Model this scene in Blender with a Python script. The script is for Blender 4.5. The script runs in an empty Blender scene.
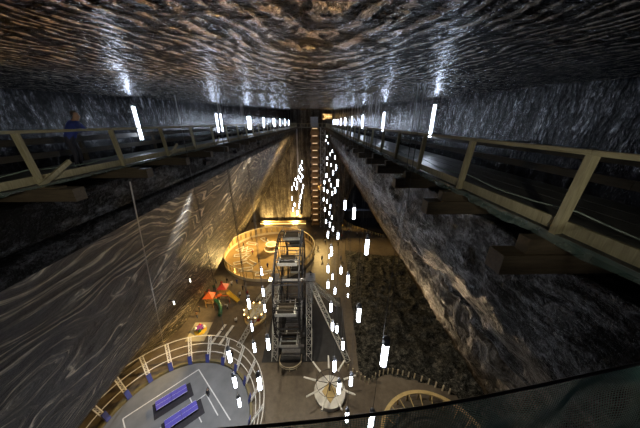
import bpy, bmesh, math, random
from mathutils import Vector, Matrix, noise
random.seed(7)
PI = math.pi
C = bpy.context.scene.collection
sc = bpy.context.scene
EYE = 40.0                       # eye height over the mine floor (m)

# ------------------------------------------------------------------ materials
def new_mat(name):
    m = bpy.data.materials.new(name); m.use_nodes = True
    nt = m.node_tree; b = nt.nodes['Principled BSDF']
    return m, nt, b
def N(nt, t, **kw):
    n = nt.nodes.new(t)
    for k, v in kw.items():
        if k.startswith('i_'):
            n.inputs[k[2:].replace('_', ' ')].default_value = v
        else: setattr(n, k, v)
    return n
def ramp(nt, src, stops):
    r = nt.nodes.new('ShaderNodeValToRGB')
    e = r.color_ramp.elements
    while len(e) < len(stops): e.new(0.5)
    for i, (p, c) in enumerate(stops):
        e[i].position = p; e[i].color = (c[0], c[1], c[2], 1)
    nt.links.new(src, r.inputs[0]); return r
def mapping(nt, src, scale=(1,1,1), loc=(0,0,0), rot=(0,0,0)):
    m = nt.nodes.new('ShaderNodeMapping')
    m.inputs['Scale'].default_value = scale; m.inputs['Location'].default_value = loc; m.inputs['Rotation'].default_value = rot
    nt.links.new(src, m.inputs['Vector']); return m.outputs[0]
def noise_tex(nt, vec, scale, detail=4, rough=.55, dist=0):
    n = N(nt, 'ShaderNodeTexNoise'); n.inputs['Scale'].default_value = scale
    n.inputs['Detail'].default_value = detail; n.inputs['Roughness'].default_value = rough; n.inputs['Distortion'].default_value = dist
    nt.links.new(vec, n.inputs['Vector']); return n
def bump(nt, b, h, dist, strength=1.0, prev=None):
    n = N(nt, 'ShaderNodeBump'); n.inputs['Strength'].default_value = strength; n.inputs['Distance'].default_value = dist
    nt.links.new(h, n.inputs['Height'])
    if prev is not None: nt.links.new(prev, n.inputs['Normal'])
    if b is not None: nt.links.new(n.outputs[0], b.inputs['Normal'])
    return n.outputs[0]
def mathn(nt, op, a, b_=None, c=None):
    n = N(nt, 'ShaderNodeMath', operation=op)
    for i, v in enumerate((a, b_, c)):
        if v is None: continue
        if isinstance(v, (int, float)): n.inputs[i].default_value = v
        else: nt.links.new(v, n.inputs[i])
    return n.outputs[0]
def coords(nt): return N(nt, 'ShaderNodeTexCoord').outputs['Object']

def plain(name, col, rough=.6, metal=0, var=.25, scale=6, bmp=.0, spec=.5):
    m, nt, b = new_mat(name)
    co = coords(nt); n = noise_tex(nt, co, scale)
    lo = [max(0, c*(1-var)) for c in col]; hi = [min(1, c*(1+var)) for c in col]
    r = ramp(nt, n.outputs[0], [(.3, lo), (.7, hi)])
    nt.links.new(r.outputs[0], b.inputs['Base Color'])
    b.inputs['Roughness'].default_value = rough; b.inputs['Metallic'].default_value = metal
    b.inputs['Specular IOR Level'].default_value = spec
    if bmp: bump(nt, b, n.outputs[0], bmp)
    return m
def emit(name, col, s, base=(.8,.8,.8)):
    m, nt, b = new_mat(name)
    b.inputs['Base Color'].default_value = (*base, 1)
    b.inputs['Emission Color'].default_value = (*col, 1); b.inputs['Emission Strength'].default_value = s
    return m

def rock_mat(name, lo, hi, stretch, s1, d1, s2, d2, rough=(.3, .55), spec=.5, vein=None):
    m, nt, b = new_mat(name)
    co = coords(nt); v = mapping(nt, co, stretch)
    n1 = noise_tex(nt, v, s1, 5, .6, .4); n2 = noise_tex(nt, v, s2, 6, .7, .2); n3 = noise_tex(nt, co, .35, 4)
    mix = mathn(nt, 'ADD', mathn(nt, 'MULTIPLY', n2.outputs[0], .6), mathn(nt, 'MULTIPLY', n3.outputs[0], .4))
    r = ramp(nt, mix, [(.36, lo), (.52, [(a+b_)/2.6 for a, b_ in zip(lo, hi)]), (.68, hi)])
    nt.links.new(r.outputs[0], b.inputs['Base Color'])
    rr = N(nt, 'ShaderNodeMapRange'); nt.links.new(n1.outputs[0], rr.inputs[0])
    rr.inputs[1].default_value = .3; rr.inputs[2].default_value = .7; rr.inputs[3].default_value = rough[0]; rr.inputs[4].default_value = rough[1]
    nt.links.new(rr.outputs[0], b.inputs['Roughness'])
    b.inputs['Specular IOR Level'].default_value = spec
    p = bump(nt, None, n1.outputs[0], d1); bump(nt, b, n2.outputs[0], d2, 1, p)
    return m

M = {}
def streak_mat(name, dark, mid, pale, stretch, s, lo, d, rough, fine=(1,1,1)):
    m, nt, b = new_mat(name)
    co = coords(nt); wv = noise_tex(nt, co, 1.1, 3)
    off = N(nt, 'ShaderNodeVectorMath', operation='MULTIPLY_ADD')
    nt.links.new(wv.outputs['Color'], off.inputs[0]); off.inputs[1].default_value = (.5, .5, .5); nt.links.new(co, off.inputs[2])
    n1 = noise_tex(nt, mapping(nt, off.outputs[0], stretch), s, 6, .72, .3); n2 = noise_tex(nt, co, .45, 4, .6); n3 = noise_tex(nt, mapping(nt, co, fine), 5, 4, .7)
    k = mathn(nt, 'MULTIPLY_ADD', n1.outputs[0], .6, mathn(nt, 'MULTIPLY_ADD', n2.outputs[0], .2, mathn(nt, 'MULTIPLY', n3.outputs[0], .4)))
    r = ramp(nt, k, [(lo, dark), (lo+.1, mid), (lo+.18, [(a+c)/2.6 for a, c in zip(mid, pale)]), (lo+.26, pale)])
    nt.links.new(r.outputs[0], b.inputs['Base Color'])
    b.inputs['Roughness'].default_value = rough
    sp = ramp(nt, k, [(lo, (.05,.05,.05)), (lo+.2, (.6,.6,.6))]); nt.links.new(sp.outputs[0], b.inputs['Specular IOR Level'])
    p = bump(nt, None, n1.outputs[0], d); bump(nt, b, n3.outputs[0], d*.35, 1, p)
    return m
M['gallery_rock'] = streak_mat('gallery_rock', (.006,.0065,.009), (.03,.031,.042), (.6,.62,.72), (1.6,1.6,.28), 2.2, .575, .25, .25, (2,2,.9))  # pale salt streaks; their speckle also puts the wall's glints into the colour
M['ledge_rock'] = streak_mat('ledge_rock', (.008,.0075,.007), (.036,.037,.042), (.3,.31,.35), (.9,.4,1.5), 2.0, .585, .3, .38, (1.6,1.2,1.6))
M['ridge_rock'] = streak_mat('ridge_rock', (.035,.025,.015), (.1,.075,.045), (.5,.41,.28), (.9,.9,.35), 1.2, .58, .4, .5)
M['rubble'] = streak_mat('rubble', (.008,.008,.007), (.042,.042,.035), (.4,.37,.3), (1,1,1), 1.6, .53, .5, .45, (1.2,1.2,1.2))
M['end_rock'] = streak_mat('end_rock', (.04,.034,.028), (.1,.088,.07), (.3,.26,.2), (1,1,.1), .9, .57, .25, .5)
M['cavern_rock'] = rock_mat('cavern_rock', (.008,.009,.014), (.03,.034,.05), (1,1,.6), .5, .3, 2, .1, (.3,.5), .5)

def marbled():
    m, nt, b = new_mat('marbled_salt')
    co = coords(nt)
    big = noise_tex(nt, mapping(nt, co, (1, .8, 1.0)), .07, 3, .5, .3)
    off = N(nt, 'ShaderNodeVectorMath', operation='MULTIPLY_ADD')
    nt.links.new(big.outputs['Color'], off.inputs[0]); off.inputs[1].default_value = (0, 16, 24); nt.links.new(co, off.inputs[2])
    med = noise_tex(nt, mapping(nt, co, (1, .6, 1)), .4, 3, .5)
    off2 = N(nt, 'ShaderNodeVectorMath', operation='MULTIPLY_ADD')
    nt.links.new(med.outputs['Color'], off2.inputs[0]); off2.inputs[1].default_value = (0, 1.4, 2.2); nt.links.new(off.outputs[0], off2.inputs[2])
    fl = off2.outputs[0]
    w = N(nt, 'ShaderNodeTexWave', wave_type='BANDS', bands_direction='Z')
    w.inputs['Scale'].default_value = .5; w.inputs['Distortion'].default_value = 5; w.inputs['Detail'].default_value = 4
    w.inputs['Detail Scale'].default_value = 1.6; w.inputs['Detail Roughness'].default_value = .6
    nt.links.new(mapping(nt, fl, (.05, .09, .8)), w.inputs['Vector'])
    w2 = noise_tex(nt, mapping(nt, fl, (.3, .2, 2.6)), 1.7, 6, .72)
    w3 = noise_tex(nt, mapping(nt, fl, (.3, .1, .6)), .8, 3, .6)
    mix = mathn(nt, 'MULTIPLY_ADD', w2.outputs[0], .95, mathn(nt, 'MULTIPLY_ADD', w.outputs[1], .14, mathn(nt, 'MULTIPLY', w3.outputs[0], .3)))
    r = ramp(nt, mix, [(.58, (.012,.011,.009)), (.70, (.045,.041,.035)), (.765, (.14,.122,.092)), (.86, (.74,.65,.48))])
    nt.links.new(r.outputs[0], b.inputs['Base Color'])
    b.inputs['Roughness'].default_value = .45; b.inputs['Specular IOR Level'].default_value = .4
    p = bump(nt, None, mix, .3); n = noise_tex(nt, co, 3, 5, .6); bump(nt, b, n.outputs[0], .06, 1, p)
    return m
M['marbled'] = marbled()

def ceiling_mat():
    m, nt, b = new_mat('cut_salt_ceiling')
    co = coords(nt)
    warp = noise_tex(nt, co, 1.3, 3)
    off = N(nt, 'ShaderNodeVectorMath', operation='MULTIPLY_ADD')
    nt.links.new(warp.outputs['Color'], off.inputs[0]); off.inputs[1].default_value = (.42, .5, 0); nt.links.new(co, off.inputs[2])
    v = mapping(nt, off.outputs[0], (1, .3, 0), (-.25, -.2, 0))
    w = N(nt, 'ShaderNodeTexWave', wave_type='RINGS', rings_direction='Z')
    w.inputs['Scale'].default_value = 2.2; w.inputs['Distortion'].default_value = 1.3; w.inputs['Detail'].default_value = 3
    w.inputs['Detail Scale'].default_value = 2.4; w.inputs['Detail Roughness'].default_value = .6
    nt.links.new(v, w.inputs['Vector'])
    chips = noise_tex(nt, mapping(nt, off.outputs[0], (1, 1, .2)), 11, 4, .65, .6)
    chips2 = noise_tex(nt, co, 3.4, 4, .6)
    n3 = noise_tex(nt, co, .5, 4, .6)
    blob = noise_tex(nt, mapping(nt, off.outputs[0], (1, .7, .2)), 9, 3, .6, .4)
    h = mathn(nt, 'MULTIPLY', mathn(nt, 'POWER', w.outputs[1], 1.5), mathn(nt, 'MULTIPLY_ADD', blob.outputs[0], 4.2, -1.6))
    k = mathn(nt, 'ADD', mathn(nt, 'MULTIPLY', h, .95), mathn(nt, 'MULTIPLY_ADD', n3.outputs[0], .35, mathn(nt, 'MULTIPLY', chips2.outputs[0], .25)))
    r = ramp(nt, k, [(.40, (.004,.004,.004)), (.54, (.012,.011,.010)), (.66, (.05,.045,.038)), (.85, (.24,.21,.175))])  # pale crests on near-black grooves paint the ring glints into the colour
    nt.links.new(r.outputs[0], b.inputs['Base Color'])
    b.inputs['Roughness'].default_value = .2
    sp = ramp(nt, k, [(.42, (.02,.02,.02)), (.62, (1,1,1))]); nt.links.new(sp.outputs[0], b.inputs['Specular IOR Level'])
    p = bump(nt, None, h, .12)
    p = bump(nt, None, chips2.outputs[0], .2, 1, p)
    bump(nt, b, chips.outputs[0], .06, 1, p)
    return m
M['ceiling'] = ceiling_mat()

def table_shadow():
    m, nt, b = new_mat('worn_mine_floor')
    co = coords(nt)
    n = noise_tex(nt, co, .12, 5, .6, .5); f = noise_tex(nt, co, 1.1, 6, .7)
    mix = mathn(nt, 'ADD', mathn(nt, 'MULTIPLY', n.outputs[0], .6), mathn(nt, 'MULTIPLY', f.outputs[0], .4))
    r = ramp(nt, mix, [(.35, (.07,.055,.042)), (.52, (.135,.11,.082)), (.7, (.21,.18,.14))])
    nt.links.new(r.outputs[0], b.inputs['Base Color'])
    b.inputs['Roughness'].default_value = .38
    bump(nt, b, f.outputs[0], .04)
    return m
M['floor'] = table_shadow()

def wood_mat(name, lo, hi, axis, rough=.6):
    m, nt, b = new_mat(name)
    co = coords(nt)
    st = [9, 9, 9]; st[axis] = .9
    n = noise_tex(nt, mapping(nt, co, st), 2.5, 5, .65, .6); k = noise_tex(nt, co, 1.7, 3)
    mix = mathn(nt, 'ADD', mathn(nt, 'MULTIPLY', n.outputs[0], .65), mathn(nt, 'MULTIPLY', k.outputs[0], .35))
    r = ramp(nt, mix, [(.34, lo), (.66, hi)])
    nt.links.new(r.outputs[0], b.inputs['Base Color'])
    b.inputs['Roughness'].default_value = rough; bump(nt, b, n.outputs[0], .01)
    return m
M['timber'] = wood_mat('pale_timber', (.22,.19,.11), (.48,.43,.27), 2)
M['rail_timber'] = wood_mat('rail_timber', (.18,.155,.09), (.4,.36,.22), 1)
M['dark_timber'] = wood_mat('dark_timber', (.03,.024,.017), (.085,.068,.046), 1)
M['beam_timber'] = wood_mat('beam_timber', (.045,.034,.022), (.12,.09,.055), 0)
M['deck'] = wood_mat('wet_deck', (.05,.05,.045), (.16,.16,.145), 1, .35)
M['brown_wood'] = wood_mat('brown_wood', (.16,.09,.035), (.36,.22,.09), 2)
M['gold_wood'] = wood_mat('gold_wood', (.42,.3,.12), (.7,.54,.25), 2)
M['steel'] = plain('grey_steel', (.26,.26,.27), .4, .6, .2, 3)
M['white_steel'] = plain('white_steel', (.62,.62,.58), .45, .1, .1, 3)
M['dark_steel'] = plain('dark_steel', (.035,.035,.04), .45, .5, .3, 3)
M['olive_wood'] = wood_mat('olive_wood', (.09,.075,.035), (.2,.165,.08), 2)
M['cable'] = plain('cable', (.1,.095,.09), .6, .2, .1, 3)
M['guy'] = plain('guy_wire', (.5,.47,.42), .5, .3, .1, 3)
M['white'] = plain('white_paint', (.75,.74,.7), .5, 0, .08, 2)
M['line'] = plain('court_line', (.6,.62,.64), .5, 0, .08, 2)
M['court'] = plain('grey_court', (.15,.16,.175), .35, 0, .18, .5)
M['table_blue'] = plain('table_blue', (.09,.08,.42), .45, 0, .12, 2)
M['pad_blue'] = plain('pad_blue', (.045,.06,.26), .6, 0, .2, 2)
M['shadow_dark'] = plain('painted_shadow', (.018,.018,.026), .6, 0, .3, 2)
M['slab'] = plain('wheel_slab', (.03,.03,.032), .5, 0, .3, .7)
M['arena_floor'] = plain('arena_floor', (.33,.23,.1), .5, 0, .18, .5)
M['cream'] = plain('cream_panel', (.68,.6,.42), .55, 0, .1, 1)
M['orange'] = plain('orange_plastic', (.6,.12,.03), .4, 0, .15, 2)
M['red'] = plain('red_plastic', (.45,.05,.04), .4, 0, .15, 2)
M['yellow'] = plain('yellow_plastic', (.75,.5,.05), .4, 0, .1, 2)
M['green'] = plain('green_plastic', (.02,.1,.05), .4, 0, .2, 2)
M['purple'] = plain('purple_plastic', (.2,.05,.3), .4, 0, .2, 2)
M['beige_mat'] = plain('beige_mat', (.42,.38,.27), .8, 0, .1, 2)
M['lamp_glass'] = emit('lamp_glass', (.8,.87,1.0), 22)
M['tube_glass'] = emit('tube_glass', (.72,.82,1.0), 29)
M['wall_glass'] = emit('wall_glass', (1,.95,.85), 2.5)
M['warm_glass'] = emit('warm_glass', (1,.62,.2), 8)
M['gold_glow'] = emit('gold_glow', (1,.62,.2), 2.2)
M['landing_glow'] = emit('landing_glow', (1,.62,.28), .9)
M['skin'] = plain('skin', (.45,.27,.19), .6, 0, .08, 8)
M['hair'] = plain('hair', (.035,.022,.015), .6, 0, .3, 20)
M['trousers'] = plain('dark_trousers', (.03,.03,.045), .8, 0, .2, 5)
M['jean'] = plain('jeans', (.05,.07,.13), .8, 0, .2, 5)
for nm, c in dict(blue=(.03,.05,.25), black=(.02,.02,.022), red=(.4,.03,.03), white=(.65,.63,.6), green=(.05,.16,.07), yellow=(.6,.42,.06), grey=(.2,.2,.21), brown=(.18,.1,.05)).items():
    M['jacket_'+nm] = plain(nm+'_jacket', c, .8, 0, .15, 6)
def net_mat():
    m, nt, b = new_mat('green_net_thread')
    b.inputs['Base Color'].default_value = (.055,.17,.14,1); b.inputs['Roughness'].default_value = .5
    return m
M['net'] = net_mat()
def sheet_mat():
    m, nt, b = new_mat('net_sheet')
    co = coords(nt); n = noise_tex(nt, co, 5, 4)
    r = ramp(nt, n.outputs[0], [(.35, (.1,.17,.15)), (.7, (.3,.36,.33))]); nt.links.new(r.outputs[0], b.inputs['Base Color'])
    b.inputs['Roughness'].default_value = .35; b.inputs['Alpha'].default_value = .55
    bump(nt, b, n.outputs[0], .03)
    return m
M['sheet'] = sheet_mat()

# ------------------------------------------------------------------ mesh builder
class MB:
    def __init__(s): s.v = []; s.f = []; s.m = []; s.mi = 0
    def add(s, vs, fs):
        o = len(s.v); s.v += [tuple(p) for p in vs]
        for f in fs: s.f.append(tuple(i+o for i in f)); s.m.append(s.mi)
        return s
    def box(s, x0, x1, y0, y1, z0, z1):
        return s.add([(x, y, z) for z in (z0, z1) for y in (y0, y1) for x in (x0, x1)],
            [(0,2,3,1),(4,5,7,6),(0,1,5,4),(2,6,7,3),(0,4,6,2),(1,3,7,5)])
    def bar(s, a, b, w, h=None, up=(0,0,1)):
        h = h or w; a = Vector(a); b = Vector(b); d = (b-a).normalized(); u = Vector(up)
        if abs(d.dot(u)) > .98: u = Vector((0,1,0)) if abs(d.y) < .9 else Vector((1,0,0))
        x = d.cross(u).normalized(); y = x.cross(d)
        vs = [p + x*i*w/2 + y*j*h/2 for p in (a, b) for i, j in ((-1,-1),(1,-1),(1,1),(-1,1))]
        return s.add(vs, [(0,1,2,3),(7,6,5,4),(0,4,5,1),(1,5,6,2),(2,6,7,3),(3,7,4,0)])
    def tube(s, pts, r, n=6, closed=False):
        pts = [Vector(p) for p in pts]; k = len(pts); vs = []; fs = []
        for i, p in enumerate(pts):
            if closed: d = pts[(i+1) % k] - pts[i-1]
            else: d = pts[min(i+1, k-1)] - pts[max(i-1, 0)]
            d.normalize(); u = Vector((0,0,1)) if abs(d.z) < .95 else Vector((0,1,0))
            x = d.cross(u).normalized(); y = x.cross(d); rr = r[i] if isinstance(r, (list, tuple)) else r
            vs += [p + (x*math.cos(2*PI*j/n) + y*math.sin(2*PI*j/n))*rr for j in range(n)]
        for i in range(k if closed else k-1):
            a = i*n; b = ((i+1) % k)*n
            fs += [(a+j, a+(j+1) % n, b+(j+1) % n, b+j) for j in range(n)]
        if not closed: fs += [tuple(range(n))[::-1], tuple((k-1)*n+j for j in range(n))]
        return s.add(vs, fs)
    def lathe(s, prof, n=24, c=(0,0,0), cap=True):
        vs = []; fs = []; k = len(prof)
        for r, z in prof: vs += [(c[0]+r*math.cos(2*PI*j/n), c[1]+r*math.sin(2*PI*j/n), c[2]+z) for j in range(n)]
        for i in range(k-1): fs += [(i*n+j, i*n+(j+1) % n, (i+1)*n+(j+1) % n, (i+1)*n+j) for j in range(n)]
        if cap and prof[0][0] > 1e-4: fs.append(tuple(range(n))[::-1])
        if cap and prof[-1][0] > 1e-4: fs.append(tuple((k-1)*n+j for j in range(n)))
        return s.add(vs, fs)
    def poly(s, pts, z0, z1):
        n = len(pts)
        vs = [(x, y, z0) for x, y in pts] + [(x, y, z1) for x, y in pts]
        return s.add(vs, [tuple(range(n))[::-1], tuple(range(n, 2*n))] + [(i, (i+1) % n, n+(i+1) % n, n+i) for i in range(n)])
    def lattice(s, a, b, w, chord, brace, bays, up=(1,0,0)):
        a = Vector(a); b = Vector(b); d = (b-a).normalized(); x = d.cross(Vector(up)).normalized(); y = x.cross(d)
        cs = [x*i*w/2 + y*j*w/2 for i, j in ((-1,-1),(1,-1),(1,1),(-1,1))]
        for c in cs: s.bar(a+c, b+c, chord)
        for k in range(bays):
            p = a.lerp(b, k/bays); q = a.lerp(b, (k+1)/bays)
            for i in range(4):
                s.bar(p+cs[i], q+cs[(i+1) % 4], brace); s.bar(q+cs[i], q+cs[(i+1) % 4], brace)
        return s
    def build(s, name, mats, parent=None, smooth=False, loc=None):
        me = bpy.data.meshes.new(name); me.from_pydata(s.v, [], s.f)
        mats = mats if isinstance(mats, (list, tuple)) else [mats]
        for m in mats: me.materials.append(m)
        if len(mats) > 1: me.polygons.foreach_set('material_index', s.m)
        if smooth: me.polygons.foreach_set('use_smooth', [True]*len(s.f))
        bm = bmesh.new(); bm.from_mesh(me); bmesh.ops.recalc_face_normals(bm, faces=bm.faces[:]); bm.to_mesh(me); bm.free()
        me.update()
        o = bpy.data.objects.new(name, me); C.objects.link(o)
        if parent is not None: o.parent = parent
        if loc is not None: o.location = loc
        return o
def tag(o, label=None, cat=None, group=None, kind=None):
    if label: o['label'] = label
    if cat: o['category'] = cat
    if group: o['group'] = group
    if kind: o['kind'] = kind
    return o
def thing(name, label, cat, loc=(0,0,0), rz=0, group=None):
    o = bpy.data.objects.new(name, None); C.objects.link(o)
    o.location = loc; o.rotation_euler = (0, 0, rz); o.empty_display_size = .2
    return tag(o, label, cat, group)
def copy_tree(o, parent=None):
    c = o.copy(); C.objects.link(c)
    if parent is not None: c.parent = parent
    for ch in [k for k in bpy.data.objects if k.parent == o]: copy_tree(ch, c)
    return c
def kids(o): return [k for k in bpy.data.objects if k.parent == o]
ORD = ['first','second','third','fourth','fifth','sixth','seventh','eighth','ninth','tenth','eleventh','twelfth','thirteenth','fourteenth','fifteenth',
 'sixteenth','seventeenth','eighteenth','nineteenth','twentieth','twenty-first','twenty-second','twenty-third','twenty-fourth','twenty-fifth','twenty-sixth',
 'twenty-seventh','twenty-eighth','twenty-ninth','thirtieth','thirty-first','thirty-second','thirty-third','thirty-fourth','thirty-fifth','thirty-sixth',
 'thirty-seventh','thirty-eighth','thirty-ninth','fortieth']
def sstep(a, b, x):
    t = max(0, min(1, (x-a)/(b-a))); return t*t*(3-2*t)
def fb(p, s, o=4): return noise.fractal(Vector(p)*s, 1.0, 2.0, o)

# ------------------------------------------------------------------ the setting
END = 90.7
def ceil_z(y): return EYE + .64 + .04*max(y, -3)
def ys_list():
    ys = []; y = -3.5
    while y < END:
        ys.append(y); y += .22 if y < 14 else (.5 if y < 40 else .9)
    ys.append(END); return ys
YS = ys_list()
def wall(name, prof, mats, amp, under=None):
    """prof: list of (x, z relative to the eye, material index of the strip that starts here, steps, roughness amplitude)"""
    mb = MB(); rows = []; mi = []; am = []
    pts = []
    for (a, b) in zip(prof[:-1], prof[1:]):
        for k in range(a[3]):
            t = k/a[3]; t2 = t if a[3] < 20 else t**1.5
            pts.append((a[0]+(b[0]-a[0])*t2, a[1]+(b[1]-a[1])*t2, a[2], a[4]+(b[4]-a[4])*t))
    pts.append((prof[-1][0], prof[-1][1], prof[-1][2], prof[-1][4]))
    n = len(pts); vs = []
    for y in YS:
        for i, (x, z, m, a) in enumerate(pts):
            zz = ceil_z(y) - EYE + .25 if i == 0 else z
            if under: x = x + under(y, z)
            d = a*(fb((x*.6, y, zz*1.3), .9, 4)*.75 + .8*noise.noise(Vector((x, y*.35, zz*.5))*.5))
            vs.append((x + d, y, EYE + zz + d*.35*(1 if i else 0)))
    fs = []
    for j in range(len(YS)-1):
        for i in range(n-1):
            mb.mi = pts[i][2]; mb.add([], [])
            fs.append((j*n+i, j*n+i+1, (j+1)*n+i+1, (j+1)*n+i)); mb.m.append(pts[i][2])
    mb.v = vs; mb.f = fs
    return tag(mb.build(name, mats, smooth=True), kind='structure')
def under_left(y, z):
    t = max(0, min(1, (-z-5)/35)); return -5.6*t*t*(1 - sstep(24, 38, y)) - 2.2*t*t*sstep(48, 58, y)*(1 - sstep(72, 82, y))
wall('wall_left', [(-9.4,1,0,5,.0),(-9.2,-1.85,1,4,.05),(-7.15,-1.88,1,6,.1),(-7.25,-2.9,1,2,.12),(-7.75,-3.02,1,2,.1),(-7.5,-3.2,1,3,.05),(-7.5,-3.73,2,60,.02),(-28.7,-40.4,2,1,.35)],
     [M['gallery_rock'], M['ledge_rock'], M['marbled']], .1, under_left)
wall('wall_right', [(6.5,1,0,5,.0),(6.3,-2.25,1,4,.05),(4.35,-2.3,1,12,.12),(4.35,-4.1,1,2,.2),(4.42,-4.5,1,10,.1),(5.6,-6.7,2,60,.5),(27,-40.4,2,1,.7)],
     [M['gallery_rock'], M['ledge_rock'], M['ridge_rock']], .1)

mb = MB(); xs = [-10+.45*i for i in range(39)]; n = len(xs)
for y in YS:
    for x in xs: mb.v.append((x, y, ceil_z(y) + .05*fb((x, y, 0), .7, 4) + .05*noise.noise(Vector((x, y*.6, 3))*.3)))
for j in range(len(YS)-1):
    for i in range(n-1): mb.f.append((j*n+i, (j+1)*n+i, (j+1)*n+i+1, j*n+i+1)); mb.m.append(0)
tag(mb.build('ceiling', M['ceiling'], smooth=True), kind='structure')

# floor with the cut for the rubble ground left in place under it
mb = MB(); mb.box(-36, 32, -2, 104, -.4, 0)
tag(mb.build('floor', M['floor']), kind='structure')

# end wall with the cavern mouth
MOUTH = [(11.4,-.1),(12.4,7.7),(14.4,14.2),(16.6,18.4),(19.5,19.3),(23.2,14.6),(26.4,7.6),(29,-.1)]
def in_poly(x, z, P):
    c = False
    for (x0, z0), (x1, z1) in zip(P, P[1:]+P[:1]):
        if (z0 > z) != (z1 > z) and x < (x1-x0)*(z-z0)/(z1-z0)+x0: c = not c
    return c
mb = MB(); nx, nz = 132, 92; st = .5
keep = {}
for k in range(nz+1):
    for i in range(nx+1):
        x = -34 + st*i; z = -.3 + st*k
        d = .35*fb((x, 7, z*.5), .35, 4) + .25*noise.noise(Vector((x*.8, 0, z*.1)))
        mb.v.append((x, END + d, z))
for k in range(nz):
    for i in range(nx):
        x = -34+st*(i+.5); z = -.3+st*(k+.5)
        if in_poly(x, z, MOUTH): continue
        a = k*(nx+1)+i; mb.f.append((a, a+1, a+nx+2, a+nx+1)); mb.m.append(0)
tag(mb.build('wall_end', M['end_rock'], smooth=True), kind='structure')
mb = MB(); P = MOUTH
rings = []
for dy, s in ((-.1,1.05),(3,1.12),(8,1.05),(14,.8),(16,.3)):
    rings.append([(20+(x-20)*s, END+dy+.5*noise.noise(Vector((x, dy, z))*.4), max(-.1, 7+(z-7)*s) if z > 0 else -.1) for x, z in P])
for r in rings: mb.v += r
for j in range(len(rings)-1):
    for i in range(len(P)-1): mb.f.append((j*8+i, j*8+i+1, (j+1)*8+i+1, (j+1)*8+i)); mb.m.append(0)
mb.f.append(tuple(range(32, 40))); mb.m.append(0)
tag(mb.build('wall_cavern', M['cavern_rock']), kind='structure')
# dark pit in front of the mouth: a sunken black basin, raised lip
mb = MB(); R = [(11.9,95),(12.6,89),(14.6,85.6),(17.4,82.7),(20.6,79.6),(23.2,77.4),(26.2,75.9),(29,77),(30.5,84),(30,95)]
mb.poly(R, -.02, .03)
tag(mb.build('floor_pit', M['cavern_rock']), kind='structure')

# rubble ground (right half of the floor)
RUB = [(9.5,67),(23.9,62.5),(27.5,60),(28.5,40),(28.5,16),(22,16),(22.2,22.5),(18.5,24.3),(11.6,26),(8.4,25),(7.2,27),(8.3,43.7)]
mb = MB(); st = .45; nx = int(22/st); ny = int(52/st)
def edge_d(x, y):
    d = 9
    for (x0, y0), (x1, y1) in zip(RUB, RUB[1:]+RUB[:1]):
        vx, vy = x1-x0, y1-y0; t = max(0, min(1, ((x-x0)*vx+(y-y0)*vy)/(vx*vx+vy*vy)))
        d = min(d, math.hypot(x-x0-t*vx, y-y0-t*vy))
    return d if in_poly(x, y, RUB) else -d
for j in range(ny+1):
    for i in range(nx+1):
        x = 7+st*i; y = 15.8+st*j; e = edge_d(x, y)
        h = -.06 if e < 0 else .02+min(e/2.5, 1)*(.35+.75*(fb((x, y, 2), .55, 5)+.35)) + sstep(20, 28, x)*1.6
        mb.v.append((x, y, max(h, -.06)))
for j in range(ny):
    for i in range(nx):
        if edge_d(7+st*(i+.5), 15.8+st*(j+.5)) > -.5:
            a = j*(nx+1)+i; mb.f.append((a, a+1, a+nx+2, a+nx+1)); mb.m.append(0)
tag(mb.build('floor_rubble', M['rubble'], smooth=True), kind='structure')
# vertical grey conduit on the end wall
mb = MB(); mb.box(-7.35, -6.85, 89.2, 89.8, 3, 38)
for z in range(5, 38, 4): mb.box(-7.42, -6.78, 89.15, 90.4, z, z+.25)
tag(mb.build('wall_conduit', M['steel']), label='tall grey conduit running down the end wall beside the lamp cluster', cat='conduit', kind='thing')

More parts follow.
